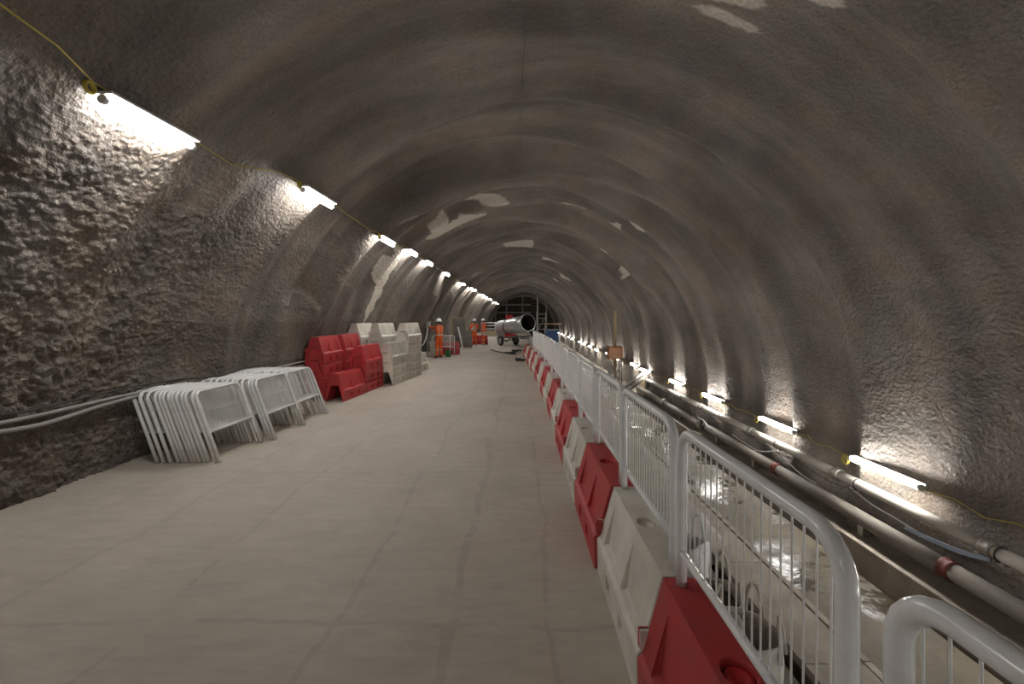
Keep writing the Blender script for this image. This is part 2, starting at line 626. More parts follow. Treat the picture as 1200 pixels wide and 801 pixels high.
PATCHES = [  # (angle deg, Y, half size along the arc in deg, half size in Y, skew)
    (71.5, 4.40, 6.6, 0.13, .012), (68.5, 4.62, 4.2, .06, .004), (63, 3.88, 3.0, .17, .01),
    (114, 12.9, 8.5, .80, -.06), (103, 12.0, 8.0, .22, -.05), (119, 13.2, 6, .5, -.05),
    (75.5, 12.75, 4.6, .22, .0), (58.5, 12.45, 5.2, .36, -.02), (55.2, 11.4, 3.0, .12, 0),
    (50.5, 15.5, 5.5, .20, -.03), (149, 12.7, 10.5, .32, .03), (28.5, 14.5, 4.0, .25, .02),
    (72, 24, 5, .5, 0), (58, 27.5, 4, .5, 0), (92, 20, 6, .35, 0), (62, 31, 3, .4, 0), (43, 16.5, 3, .2, 0)]


def patch_mask(Y, th):
    deg = np.degrees(th)
    m = np.zeros_like(Y)
    for i, (t0, y0, st, sy, k) in enumerate(PATCHES):
        if i > 5:
            st, sy = st * 1.25, sy * 1.3
        sel = (np.abs(deg - t0) < 3 * st) & (np.abs(Y - y0) < 4 * sy + .3)
        if not sel.any():
            continue
        dt, dy = deg[sel] - t0, Y[sel] - y0
        dy = dy - k * dt
        q = (dt / st) ** 2 + (dy / sy) ** 2
        n = 1.5 * vnoise(deg[sel] * .35 + i * 3, Y[sel] * 2.5, dt * 0 + i) + .7 * vnoise(deg[sel] * 1.1, Y[sel] * 9, dt * 0 + i + .5)
        n = n * (.45 if i < 3 else 1.0)
        m[sel] = np.maximum(m[sel], 1 - sstep(.9, 1.1, q + n))
    return m


def lining(name, d0, d1, da, fine=.03):
    ys = np.concatenate([np.arange(-14, 1.4, .22), np.arange(1.4, 3.2, .03), np.arange(3.2, 7, fine), np.arange(7, 9, .03),
                         np.arange(9, 16, .05), np.arange(16, 32, .09), np.arange(32, 66.01, .16)])
    ys = ys[np.concatenate([[True], np.diff(ys) > .004])]
    n = int(round(math.radians(d1 - d0) * R / da)) + 1
    ths = np.radians(np.linspace(d0, d1, n))
    Y, TH = np.meshgrid(ys, ths, indexing='ij')
    Y, TH = Y.ravel(), TH.ravel()
    d = relief(Y, TH)
    rad = R - d
    bend = 0.35 * (np.clip(Y - 20, 0, None) / 45) ** 2
    co = np.empty((len(Y), 3), np.float32)
    co[:, 0] = CX + bend + rad * np.cos(TH)
    co[:, 1] = Y
    co[:, 2] = CZ + rad * np.sin(TH)
    ny = len(ys)
    i, j = np.meshgrid(np.arange(ny - 1), np.arange(n - 1), indexing='ij')
    a = (i * n + j).ravel()
    quads = np.stack([a, a + 1, a + n + 1, a + n], 1).astype(np.int32)
    me = bpy.data.meshes.new(name)
    me.vertices.add(len(co))
    me.vertices.foreach_set('co', co.ravel())
    me.loops.add(quads.size)
    me.loops.foreach_set('vertex_index', quads.ravel())
    me.polygons.add(len(quads))
    me.polygons.foreach_set('loop_start', np.arange(0, quads.size, 4, dtype=np.int32))
    me.polygons.foreach_set('loop_total', np.full(len(quads), 4, np.int32))
    me.polygons.foreach_set('use_smooth', np.ones(len(quads), bool))
    at = me.attributes.new('patch', 'FLOAT', 'POINT')
    at.data.foreach_set('value', patch_mask(Y, TH).astype(np.float32))
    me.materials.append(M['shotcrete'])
    me.update()
    me.validate()
    o = bpy.data.objects.new(name, me)
    COL.objects.link(o)
    return tag(o, kind='structure')


# ------------------------------------------------------------------ the setting
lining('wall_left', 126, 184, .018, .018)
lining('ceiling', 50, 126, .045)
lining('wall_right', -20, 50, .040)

floor = tag(MB().box(-5.45, 1.28, -14, 66, -1.9, 0).build('floor', 'deck', bevel=.01), kind='structure')

tf = MB()
tf.box(1.28, 2.66, -14, 66, -1.9, TRENCH + .02)
tf.box(2.66, 2.78, -14, 66, -1.9, TRENCH - .22)
tf.box(2.78, 4.62, -14, 66, -2.1, TRENCH)
tf.box(4.62, 4.86, -14, 66, -2.1, TRENCH - .32)
trench = tag(tf.build('floor_trench', 'wet'), kind='structure')
ledge = tag(MB().box(4.86, 5.55, -14, 66, -2.1, TRENCH + .255).build('trim_1', 'ledge', bevel=.012), kind='structure')

# concrete paving slabs along the trench, each with its own joint
slab_me = MB().box(-.29, .29, -.86, .86, 0, .085).mesh('paving_slab', 'slab')
for k in range(14):
    y = 3.31 + 1.735 * (k - 1)
    o = bpy.data.objects.new('paving_slab', slab_me)
    COL.objects.link(o)
    o.location = (3.085, y, TRENCH + random.uniform(.002, .012))
    o.rotation_euler = (0, 0, random.uniform(-.006, .006))
    o.parent = trench
kerb_me = MB().box(-.035, .035, -1.7, 1.7, 0, .092).mesh('kerb_board', 'slab')
for k in range(7):
    o = bpy.data.objects.new('kerb_board', kerb_me)
    COL.objects.link(o)
    o.location = (3.44 + random.uniform(-.01, .01), 2.5 + 3.42 * k, TRENCH)
    o.parent = trench


def spill(name, x0, x1, y0, y1, h, seed, m):
    """a thin lumpy mortar spread with a wandering edge"""
    nx, ny = 26, 90
    X, Y = np.meshgrid(np.linspace(0, 1, nx), np.linspace(0, 1, ny), indexing='ij')
    wy = y0 + (y1 - y0) * Y
    edge = .34 * vnoise(wy * .9 + seed, wy * 0, wy * 0 + seed) + .18 * vnoise(wy * 2.6 + seed, wy * 0 + 3, wy * 0)
    wx = x0 + (x1 + edge - x0) * X
    wy = wy + (.25 * vnoise(wx * 2.0, wx * 0 + seed, wx * 0)) * (1 - np.abs(2 * Y - 1) ** .3 * 0)
    prof = np.clip(np.minimum.reduce([(1 - X) * 9, Y * 22, (1 - Y) * 22]), 0, 1) ** .6
    wz = TRENCH + .012 + h * prof + .02 * vnoise(wx * 3, wy * 3, wx * 0 + seed) * prof
    vs = np.stack([wx, wy, wz], -1).reshape(-1, 3).tolist()
    fs = [(i * ny + j, (i + 1) * ny + j, (i + 1) * ny + j + 1, i * ny + j + 1) for i in range(nx - 1) for j in range(ny - 1)]
    return MB().add(vs, fs, True).build(name, m, trench)


spill('mortar_spread', 1.9, 3.36, 5.95, 17.5, .125, 3, 'mortar')
spill('mortar_spread', 2.0, 3.1, 19, 40, .12, 9, 'mortar')

# far bulkhead of horizontal timbers with posts, behind the end arch
wf = MB()
wf.box(-6.2, 6.6, 66.6, 66.9, -1.9, 7).build('wall_far', 'back')
far = bpy.data.objects['wall_far']
tag(far, kind='structure')
pl = MB().box(-5.6, 5.6, -.12, .12, -.11, .11).mesh('plank', 'timber')
for k in range(11):
    o = bpy.data.objects.new('plank', pl)
    COL.objects.link(o)
    o.location = (.4 + random.uniform(-.1, .1), 66.42, .35 + .46 * k)
    o.parent = far
pm = MB().box(-.09, .09, -.09, .09, -2.7, 2.7).mesh('post', 'frame_grey')
for x in (-3.6, -1.9, .6):
    o = bpy.data.objects.new('post', pm)
    COL.objects.link(o)
    o.location = (x, 66.15, 2.6)
    o.parent = far
bm_ = MB().box(-2.9, 2.9, -.07, .07, -.1, .1).mesh('cross_beam', 'frame_grey')
for z in (3.75, 2.55):
    o = bpy.data.objects.new('cross_beam', bm_)
    COL.objects.link(o)
    o.location = (-1.0, 66.0, z)
    o.parent = far

# collar of smoother concrete framing the end of the lining
ring = MB()
pts_in, n = [], 60
for j in range(n + 1):
    th = math.radians(-18 + 216 * j / n)
    pts_in.append((CX + .35 + 4.72 * math.cos(th), CZ + 4.85 * math.sin(th)))
    pts_in.append((CX + .35 + 5.5 * math.cos(th), CZ + 5.5 * math.sin(th)))
vs, fs = [], []
for y in (64.6, 65.2):
    vs += [(x, y, z) for x, z in pts_in]
k = len(pts_in)
for j in range(n):
    a = 2 * j
    fs += [(a, a + 2, a + 3, a + 1), (k + a, k + a + 1, k + a + 3, k + a + 2), (a, k + a, k + a + 2, a + 2)]
tag(ring.add(vs, fs).build('trim_2', 'ledge'), kind='structure')


# ------------------------------------------------------------------ row of interlocking plastic barrier blocks
BL, BH = 1.10, 0.62


def block_shell():
    """A-shaped hollow block along y (0..BL): sloping sides with two alcoves each, vertical skirt with fork slots"""
    m = MB()
    top, ys0, zs, hw, hb = .088, .190, .235, .215, .210
    ya = [0, .14, .46, .64, .96, BL]
    for s in (-1, 1):
        def q(*p):
            pts = [(s * x, y, z) for x, y, z in p]
            m.add(pts if s > 0 else pts[::-1], [tuple(range(len(pts)))])

        def sx(z):
            return top + (ys0 - top) * (BH - z) / (BH - .26)
        zt = .555
        for i in range(5):
            y0, y1 = ya[i], ya[i + 1]
            if i in (1, 3):
                q((top, y0, BH), (sx(zt), y0, zt), (sx(zt), y1, zt), (top, y1, BH))
                xa, xb = sx(zt), .153
                q((xa, y0, zt), (xb, y0, .27), (xb, y1, .27), (xa, y1, zt))
                q((xb, y0, .27), (ys0, y0, .26), (ys0, y1, .26), (xb, y1, .27))
                q((xa, y0, zt), (ys0, y0, .26), (xb, y0, .27))
                q((xa, y1, zt), (xb, y1, .27), (ys0, y1, .26))
            else:
                q((top, y0, BH), (ys0, y0, .26), (ys0, y1, .26), (top, y1, BH))
        q((ys0, 0, .26), (hw, 0, zs), (hw, BL, zs), (ys0, BL, .26))
        nb = [0, .30, .42, .66, .78, BL]
        q((hw, 0, zs), (hw - .002, 0, .16), (hw - .002, BL, .16), (hw, BL, zs))
        for i in range(5):
            y0, y1 = nb[i], nb[i + 1]
            if i in (1, 3):
                d = .033
                q((hw - .002, y0, .16), (hw - d, y0, .16), (hw - d, y1, .16), (hw - .002, y1, .16))
                q((hw - d, y0, .16), (hw - d, y0, .06), (hw - d, y1, .06), (hw - d, y1, .16))
                q((hw - d, y0, .06), (hb, y0, .06), (hb, y1, .06), (hw - d, y1, .06))
                q((hw - .002, y0, .16), (hb, y0, .06), (hw - d, y0, .06), (hw - d, y0, .16))
                q((hw - .002, y1, .16), (hw - d, y1, .16), (hw - d, y1, .06), (hb, y1, .06))
                q((hb, y0, .06), (hb, y0, 0), (hb, y1, 0), (hb, y1, .06))
            else:
                q((hw - .002, y0, .16), (hb, y0, 0), (hb, y1, 0), (hw - .002, y1, .16))
        # foot and the inside of the hollow A
        q((hb, 0, 0), (.192, 0, 0), (.192, BL, 0), (hb, BL, 0))
        q((.192, 0, 0), (.092, 0, .36), (.092, BL, .36), (.192, BL, 0))
        # end faces
        q((0, 0, BH), (0, 0, .36), (.092, 0, .36), (.192, 0, 0), (hb, 0, 0), (hw - .002, 0, .16), (hw, 0, zs), (ys0, 0, .26), (top, 0, BH))
        q((0, BL, BH), (top, BL, BH), (ys0, BL, .26), (hw, BL, zs), (hw - .002, BL, .16), (hb, BL, 0), (.192, BL, 0), (.092, BL, .36), (0, BL, .36))
    m.add([(-.092, 0, .36), (.092, 0, .36), (.092, BL, .36), (-.092, BL, .36)], [(3, 2, 1, 0)])
    # top with the round filler recess
    n, r, cy = 20, .062, BL / 2
    vs = [(-top, 0, BH), (top, 0, BH), (top, BL, BH), (-top, BL, BH)]
    fs = []
    o = 4
    ringv = [(r * math.cos(2 * PI * j / n), cy + r * math.sin(2 * PI * j / n), BH) for j in range(n)]
    ringd = [(x * .93, cy + (y - cy) * .93, BH - .028) for x, y, z in ringv]
    vs += ringv + ringd
    quad = {0: 2, 1: 3, 2: 0, 3: 1}
    for j in range(n):
        j2 = (j + 1) % n
        a = (j + .5) / n
        c = 2 if a < .25 else 3 if a < .5 else 0 if a < .75 else 1
        fs.append((o + j, c, o + j2))
        fs.append((o + j, o + j2, o + n + j2, o + n + j))
    for (j, c1, c2) in ((0, 1, 2), (5, 2, 3), (10, 3, 0), (15, 0, 1)):
        fs.append((o + j, c1, c2))
    m.add(vs, fs)
    return m


def block_proto(colour):
    root = thing('barrier_block', 'x', 'barrier block')
    pm, cm = ('red', 'cap_red') if colour == 'red' else ('white_pl', 'cap_white')
    sh = block_shell()
    ob = sh.build('shell', pm, root)
    bmx = bmesh.new()
    bmx.from_mesh(ob.data)
    bmesh.ops.remove_doubles(bmx, verts=bmx.verts, dist=1e-5)
    bmesh.ops.recalc_face_normals(bmx, faces=bmx.faces)
    bmx.to_mesh(ob.data)
    bmx.free()
    b = ob.modifiers.new('edge', 'BEVEL')
    b.width = .006
    b.segments = 1
    b.limit_method = 'ANGLE'
    b.angle_limit = math.radians(40)
    MB().lathe([(0, -.016), (.030, -.016), (.036, -.010), (.048, -.010), (.054, -.018), (.057, -.03)], 18, (0, BL / 2, BH - .006)).build('filler_cap', cm, root)
    for y, s in ((-.012, -1), (BL + .012, -1)):
        MB().box(-.205, -.150, y - .014, y + .014, .275, .37).build('coupling_lug', pm, root, bevel=.006)
    return root


def row_x(y):
    return .78 - .0022 * max(0, y - 7) ** 2


PITCH, Y0 = 1.115, -.145
RED, WHITE = block_proto('red'), block_proto('white')
used = {'red': False, 'white': False}


def block(colour, x, y, z, rz, label, group):
    src = RED if colour == 'red' else WHITE
    if used[colour]:
        o = copy_tree(src)
    else:
        o, used[colour] = src, True
    o.location = (x, y, z)
    o.rotation_euler = (0, 0, rz)
    o['label'] = label
    o['group'] = group
    return o


NB = 18
for k in range(NB):
    y = Y0 + PITCH * k
    yaw = math.atan2(row_x(y + PITCH) - row_x(y), PITCH)
    c = 'red' if k % 2 else 'white'
    if k == 0:
        lab = 'white plastic barrier block beside the camera, first of the row under the railing panels'
    else:
        lab = f'{c} plastic barrier block with sloping sides, {ORD[(k - 1) // 2]} {c} one along the railing row'
    block(c, row_x(y) + random.uniform(-.012, .012), y + .006, 0, -yaw + random.uniform(-.008, .008), lab,
          'barrier blocks in the railing row')


# ------------------------------------------------------------------ white tubular railing panels
def panel_proto(w, h, rail_z, bars_single, r=.0255, nbars=19, mid=False, nseg=8):
    """inverted U of tube along y (0..w), z 0..h, bottom rail, vertical wires"""
    root = thing('railing_panel', 'x', 'railing')
    rc = .115
    path = [(0, 0, 0.0), (0, 0, rail_z), (0, 0, h - rc)]
    for j in range(1, 7):
        a = PI / 2 * j / 6
        path.append((0, rc - rc * math.cos(a), h - rc + rc * math.sin(a)))
    path.append((0, w / 2, h))
    for j in range(0, 6):
        a = PI / 2 * j / 6
        path.append((0, w - rc + rc * math.sin(a), h - rc + rc * math.cos(a)))
    path += [(0, w, h - rc), (0, w, rail_z), (0, w, 0)]
    MB().tube(path, r, 12 if nseg > 8 else 8).build('frame', 'steel_white', root)
    MB().tube([(0, 0, rail_z), (0, w / 2, rail_z), (0, w, rail_z)], .018, nseg).build('bottom_rail', 'steel_white', root)
    step = w / (nbars + 1)

    def top(y):
        e = min(y, w - y)
        return h if e >= rc else h - rc + math.sqrt(max(0, rc ** 2 - (rc - e) ** 2))
    allb = MB()
    for i in range(1, nbars + 1):
        y = step * i
        b = MB() if bars_single else allb
        b.tube([(0, y, rail_z), (0, y, top(y))], .0032, 5, cap=False)
        if bars_single:
            b.build('bar', 'wire_white', root)
    if not bars_single:
        tag(allb.build('bars', 'wire_white', root), kind='stuff')
    if mid:
        MB().tube([(0, r * .5, (h + rail_z) / 2), (0, w - r * .5, (h + rail_z) / 2)], .0032, 5).build('cross_wire', 'wire_white', root)
    return root


PH = 1.354 - BH
near_p = panel_proto(1.02, PH, .155, True, nseg=12)
far_p = None
jog = {0: (-.055, -.012), 1: (0, -.008), 2: (.02, 0.0)}
for k in range(15):
    y = Y0 + PITCH * k + .038
    yaw = math.atan2(row_x(y + PITCH) - row_x(y), PITCH)
    if k == 0:
        o = near_p
    elif k < 7:
        o = copy_tree(near_p)
    elif far_p is None:
        o = far_p = panel_proto(1.02, PH, .155, False)
    else:
        o = copy_tree(far_p)
    dy, dx = jog.get(k, (random.uniform(-.01, .015), random.uniform(-.01, .01)))
    o.location = (row_x(y) + dx, y + dy, BH)
    o.rotation_euler = (0, random.uniform(-.008, .008), -yaw)
    o['label'] = (f'white tubular railing panel with vertical wires standing on the block row, {ORD[k]} to the camera' if k == 0 else
                  f'white tubular railing panel with vertical wires standing on the block row, {ORD[k]} from the camera')
    o['group'] = 'railing panels on the barrier blocks'

# ------------------------------------------------------------------ three leaning stacks of the same panels
lean = math.atan2(.35, .925)
front_p = panel_proto(.88, .965, .41, True, r=.0215, nbars=24, mid=True)
plain_p = panel_proto(.88, .965, .41, False, r=.0215, nbars=24, mid=True)
u1 = u2 = False
STK = [('nearest', 5.53, -4.665, -3.865, 13, 0.0), ('middle', 6.56, -4.70, -3.735, 14, .012), ('farthest', 7.42, -4.68, -3.73, 14, .0)]
for si, (nm, ys, xa, xb, n, yawk) in enumerate(STK):
    rs = random.Random(40 + si)
    offs = [0.0]
    for i in range(n - 1):
        offs.append(offs[-1] + rs.choice([.048, .05, .058, .085, .09]))
    tot = offs[-1]
    for i in range(n):
        f = offs[i] / tot
        x = xa + (xb - xa) * f
        front = i == n - 1
        if front:
            o = front_p if not u1 else copy_tree(front_p)
            u1 = True
        else:
            o = plain_p if not u2 else copy_tree(plain_p)
            u2 = True
        o.location = (x, ys + rs.uniform(-.012, .012) + (1 - f) * -.02, .008)
        o.rotation_euler = (0, -lean + rs.uniform(-.004, .004), yawk + rs.uniform(-.006, .006))
        w = 'first' if i == 0 else ORD[i]
        o['label'] = (f'white wire railing panel leaning at the open front of the {nm} stack' if front else
                      f'white railing panel leaning in the {nm} stack, {w} counting from the tunnel wall')
        o['group'] = f'railing panels in the {nm} leaning stack'
        o['category'] = 'railing'


# ------------------------------------------------------------------ stored blocks on the left
LV = .27


def column(colour, x, y, rz, n, where, short=None):
    lv = ['bottom', 'second', 'third', 'fourth', 'fifth']
    for i in range(n):
        w = 'top' if i == n - 1 else lv[i]
        lab = (f'{colour} barrier block, {w} of {n} stacked in {where}' if n > 1 else f'{colour} barrier block lying single {where}')
        jx, jr = random.uniform(-.012, .012), random.uniform(-.012, .012)
        block(colour, x + jx, y + random.uniform(-.012, .012), i * LV, rz + jr, lab, f'stored {colour} barrier blocks')


column('red', -4.61, 9.62, .03, 4, 'the nearest red pile by the wall')
column('red', -4.56, 10.80, .02, 4, 'the second red pile along the wall')
column('red', -4.00, 10.62, -.06, 3, 'the red pile farther from the wall')
column('red', -4.11, 9.50, -.10, 1, 'on the deck before the red piles')
column('white', -3.66, 11.72, -.10, 3, 'the low white pile beside the red ones')
column('white', -3.53, 12.88, -.12, 5, 'the white pile nearest the tunnel middle')
column('white', -4.66, 12.02, -.02, 5, 'the white pile against the wall')
column('white', -4.14, 12.28, -.09, 5, 'the white pile between two tall white ones')
column('white', -3.62, 14.35, -.15, 1, 'on the deck behind the tall white piles')


# ------------------------------------------------------------------ lamps
def lamp(side, y, idx, label, hang=None):
    z = (-.33 if side > 0 else 3.755 if y < 5 else 3.94)
    L = .93 if side < 0 else 1.12
    b = .35 * (max(0, y - 20) / 45) ** 2
    # stand the fitting clear of the local relief
    th = math.atan2(z - CZ, wall_x(z, side) - CX)
    ds = relief(np.array([y - .5, y - .25, y, y + .25, y + .5]), np.full(5, th))
    ins = float(np.clip(ds.max(), -.02, .5)) + (.075 if side < 0 else .095)
    nx, nz = -math.cos(th), -math.sin(th)
    px, pz = CX + b + R * math.cos(th) + nx * ins, CZ + R * math.sin(th) + nz * ins
    t = thing('tube_lamp', label, 'lamp', (px, y, pz), 0, 'tube lamps on the left wall' if side < 0 else 'tube lamps on the right wall')
    if side < 0:
        bd = MB().box(-.085, .085, -L / 2 - .03, L / 2 + .03, .045, .07)
        bd.box(-.012, .012, -L / 2, L / 2, .03, .047)
        bd.build('housing', 'lamp_body', t, bevel=.006)
    else:
        rot = Matrix.Rotation(-(th), 4, 'Y')
        MB().box(.045, .065, -L / 2 - .03, L / 2 + .03, -.05, .05, rot).build('housing', 'lamp_body', t, bevel=.006)
    MB().tube([(0, -L / 2, 0), (0, 0, 0), (0, L / 2, 0)], .035 if side < 0 else .042, 12).build('tube', 'lamp_left' if side < 0 else 'lamp_right', t)
    for s in (-1, 1):
        MB().tube([(0, s * (L / 2 - .004), 0), (0, s * (L / 2 + .035), 0)], .037 if side < 0 else .044, 12).build('end_cap', 'lamp_body', t)
    return px, pz


lpos, rpos = [], []
for i, y in enumerate(LEFT_Y):
    lab = f'lit white tube lamp high on the left wall, {ORD[i]} in view along the yellow cable'
    lpos.append((y, *lamp(-1, y, i, lab)))
for i, y in enumerate(RIGHT_Y):
    lab = ('lit white tube lamp low on the right wall level with the nearest railing' if i == 0 else
           f'lit white tube lamp low on the right wall, {ORD[i - 1]} in view above the pipes')
    rpos.append((y, *lamp(1, y, i, lab)))
# the lamp rows carry on behind the camera
for i, (sd, y) in enumerate(((-1, -2.8), (-1, -6.3), (1, .4), (1, -2.6), (1, -5.6))):
    lamp(sd, y, 0, f'lit tube lamp on the {"left" if sd < 0 else "right"} wall behind the camera, {ORD[i]} of those',)

# yellow feed cables strung from lamp to lamp
pts = [(-3.02, .9, 3.86), (-3.10, 2.0, 3.82), (-3.15, 2.57, 3.79), (-3.24, 3.0, 3.79)]
for (y, x, z) in lpos:
    for dy, dz in ((-1.1, .05), (-.55, .10), (0, .085), (.55, .075), (1.1, .03)):
        yy = y + dy
        if yy > pts[-1][1] + .2:
            pts.append((x + .015 - .02, yy, z + dz))
tag(MB().tube(pts, .0065, 6).build('power_cable', 'yellow'), 'thin yellow cable strung along the left wall above the lamps', 'cable')
pts = []
rnd = random.Random(3)
for (y, x, z) in rpos:
    for dy, dz in ((-1.35, -.02), (-1.0, .05), (-.62, -.03), (-.3, -.055), (.3, -.055), (.62, .0), (1.0, .045), (1.35, .0)):
        yy = y + dy
        if not pts or yy > pts[-1][1] + .12:
            pts.append((x - .02, yy, z + dz + rnd.uniform(-.015, .015)))
tag(MB().tube(pts, .006, 6).build('power_cable', 'yellow'), 'thin yellow cable looping along the right wall between the lamps', 'cable')


def coil(x, y, z, r, turns, label, axis='x', group='spare cable coils at the lamps'):
    p = []
    for k in range(turns * 14 + 1):
        a = 2 * PI * k / 14
        rr = r * (1 + .12 * math.sin(a * .37 + y))
        w = .012 * math.sin(a * .61)
        p.append((x + w, y + rr * math.cos(a), z + rr * math.sin(a) * 1.1))
    return tag(MB().tube(p, .0075, 6).build('cable_coil', 'yellow'), label, 'cable coil', group)


for i in range(1, 5):
    y, x, z = rpos[i]
    coil(x - .03, y + .66, z - .05, .06, 3, f'yellow cable coil at the far end of the {ORD[i - 1]} right wall lamp in view')
for i in range(3):
    y, x, z = lpos[i]
    coil(x + .02, y - .62, z + .03, .04, 4, f'knotted yellow cable at the near end of the {ORD[i]} left wall lamp in view')

# ------------------------------------------------------------------ pipes and cables along the right wall
ux, uz = 5.24, -.69
t = thing('water_pipe', 'pale upper pipe fixed along the right wall just below the lamps', 'pipe', (ux, 0, uz))
segs = [(-3, 4.75), (4.75, 7.0), (7.0, 9.6), (9.6, 12.2), (12.2, 15.2), (15.2, 18.0)]
for a, b_ in segs:
    MB().tube([(0, a, 0), (0, (a + b_) / 2, .006), (0, b_, 0)], .078, 14).build('pipe_length', 'pipe', t)
for y in (4.75, 7.0, 9.6, 12.2, 15.2):
    c = MB()
    c.tube([(0, y - .06, 0), (0, y - .045, 0), (0, y - .03, 0), (0, y + .03, 0), (0, y + .045, 0), (0, y + .06, 0)],
           [.086, .10, .092, .092, .10, .086], 14)
    c.build('coupling', 'clamp', t)
for y in (4.6, 6.55, 8.6, 11.0, 13.6, 16.5):
    MB().box(.02, .34, y - .02, y + .02, -.10, -.06).box(-.03, .05, y - .02, y + .02, -.11, -.07).build('bracket', 'clamp', t)
    MB().tube([(.086 * math.cos(a), y + .03, .086 * math.sin(a)) for a in [2 * PI * j / 12 for j in range(12)]], .008, 5, closed=True).build('strap', 'black', t)

lx, lz = 5.10, -1.105
t = thing('drain_pipe', 'dusty grey lower pipe on supports above the concrete ledge', 'pipe', (lx, 0, lz))
segs = [(-3, 5.05), (5.05, 8.4), (8.4, 11.6)]
for a, b_ in segs:
    MB().tube([(0, a, 0), (0, b_, 0)], .105, 16).build('pipe_length', 'pipe2', t)
for a, b_ in ((12.0, 15.0), (15.0, 18.2)):
    MB().tube([(0, a, -.03), (0, b_, -.03)], .105, 16).build('pipe_length', 'pipe2', t)
MB().tube([(0, 11.5, 0), (0, 11.66, 0)], .118, 16).build('black_sleeve', 'black', t)
for y, mm in ((5.05, 'red_oxide'), (8.4, 'red_oxide'), (15.0, 'clamp')):
    MB().tube([(0, y - .07, 0), (0, y - .055, 0), (0, y - .03, 0), (0, y + .03, 0), (0, y + .055, 0), (0, y + .07, 0)],
              [.112, .128, .116, .116, .128, .112], 16).build('coupling', mm, t)
for y in (3.2, 6.3, 9.2, 10.9, 13.4, 16.6):
    MB().box(-.06, .06, y - .05, y + .05, TRENCH + .255 - lz, -.09).build('support', 'clamp', t)


def cable(name, pts, r, m, label, n=6, cat='cable', group=None):
    """smooth tube through the points (Catmull-Rom)"""
    P = [Vector(p) for p in pts]
    P = [P[0] * 2 - P[1]] + P + [P[-1] * 2 - P[-2]]
    out = []
    for i in range(1, len(P) - 2):
        for k in range(6):
            u = k / 6
            a, b_, c, d = P[i - 1:i + 3]
            out.append(.5 * ((2 * b_) + (c - a) * u + (2 * a - 5 * b_ + 4 * c - d) * u * u + (3 * b_ - a - 3 * c + d) * u ** 3))
    out.append(P[-2])
    return tag(MB().tube(out, r, n).build(name, m), label, cat, group)


cable('cable', [(5.20, 6.7, -.78), (5.22, 6.3, -.88), (5.22, 5.9, -.90), (5.2, 5.4, -.92), (5.2, 5.0, -.88), (5.2, 4.76, -.80)], .012, 'cable_white',
      'white cable sagging under the upper pipe below the nearest lamp')
for j in range(3):
    cable('hose', [(5.20 + .012 * j, 5.75, -.96 + .012 * j), (5.18, 5.4, -.93 + .018 * j), (5.17, 5.0, -.88 + .02 * j), (5.2, 4.7, -.80 + .01 * j)], .012, 'cable_blue',
          f'blue grey hose tied under the upper pipe, {["lowest", "middle", "topmost"][j]} of three', group='hoses tied under the pipe')
cable('cable', [(5.16, 10.3, -.95), (5.14, 9.6, -.98), (5.12, 9.1, -.97), (5.14, 8.6, -.82), (5.16, 8.3, -.74)], .014, 'cable_white',
      'white cable drooping below the upper pipe near the second lamp')
cable('cable', [(5.15, 8.5, -.76), (5.14, 8.2, -.86), (5.14, 7.8, -.97), (5.15, 7.4, -1.0)], .012, 'cable_white',
      'pale cable hanging from the pipe strap to the ledge')
cable('cable', [(5.2, 12.5, -.8), (5.12, 12.2, -.98), (5.02, 11.8, -.93), (4.98, 11.5, -.9), (5.0, 11.2, -1.02), (5.1, 10.9, -1.02)], .016, 'cable_grey',
      'grey cable looping over the black pipe sleeve')
cable('cable', [(5.2, 10.0, -.78), (5.2, 9.0, -.86), (5.21, 8.0, -.82), (5.2, 7.2, -.86), (5.2, 6.6, -.79)], .008, 'cable_dark',
      'thin dark wire running below the upper pipe between lamps')

# three cables along the left wall behind the stacks
for j, (z, r, m, nm, sag) in enumerate(((1.0, .012, 'cable_dark', 'thin dark upper', .05), (.90, .021, 'cable_grey', 'grey middle', .02), (.87, .024, 'cable_grey', 'grey lower', .09))):
    p = []
    for k in range(0, 22):
        y = 2.0 + k * .8
        zz = z - sag * (.5 + .5 * math.cos(k * 1.9 + .6)) - (.06 if k < 2 else 0)
        th = math.atan2(zz - CZ, wall_x(zz, -1) - CX)
        d = float(relief(np.array([y]), np.array([th]))[0])
        p.append((wall_x(zz, -1) + max(d, -.1) + .05 + .01 * j, y, zz))
    cable('cable', p, r, m, f'{nm} cable of three along the lower left wall', group='cables along the left wall')
p = []
for k in range(60):
    y = 3.0 + k * .75
    xx = .05 + .03 * math.sin(k * .7)
    th = math.acos((xx - CX) / R)
    d = float(relief(np.array([y]), np.array([th]))[0])
    p.append((xx, y, CZ + (R - d) * math.sin(th) - .02))
cable('cable', p, .005, 'cable_dark', 'thin dark wire running along the crown of the ceiling', n=5)

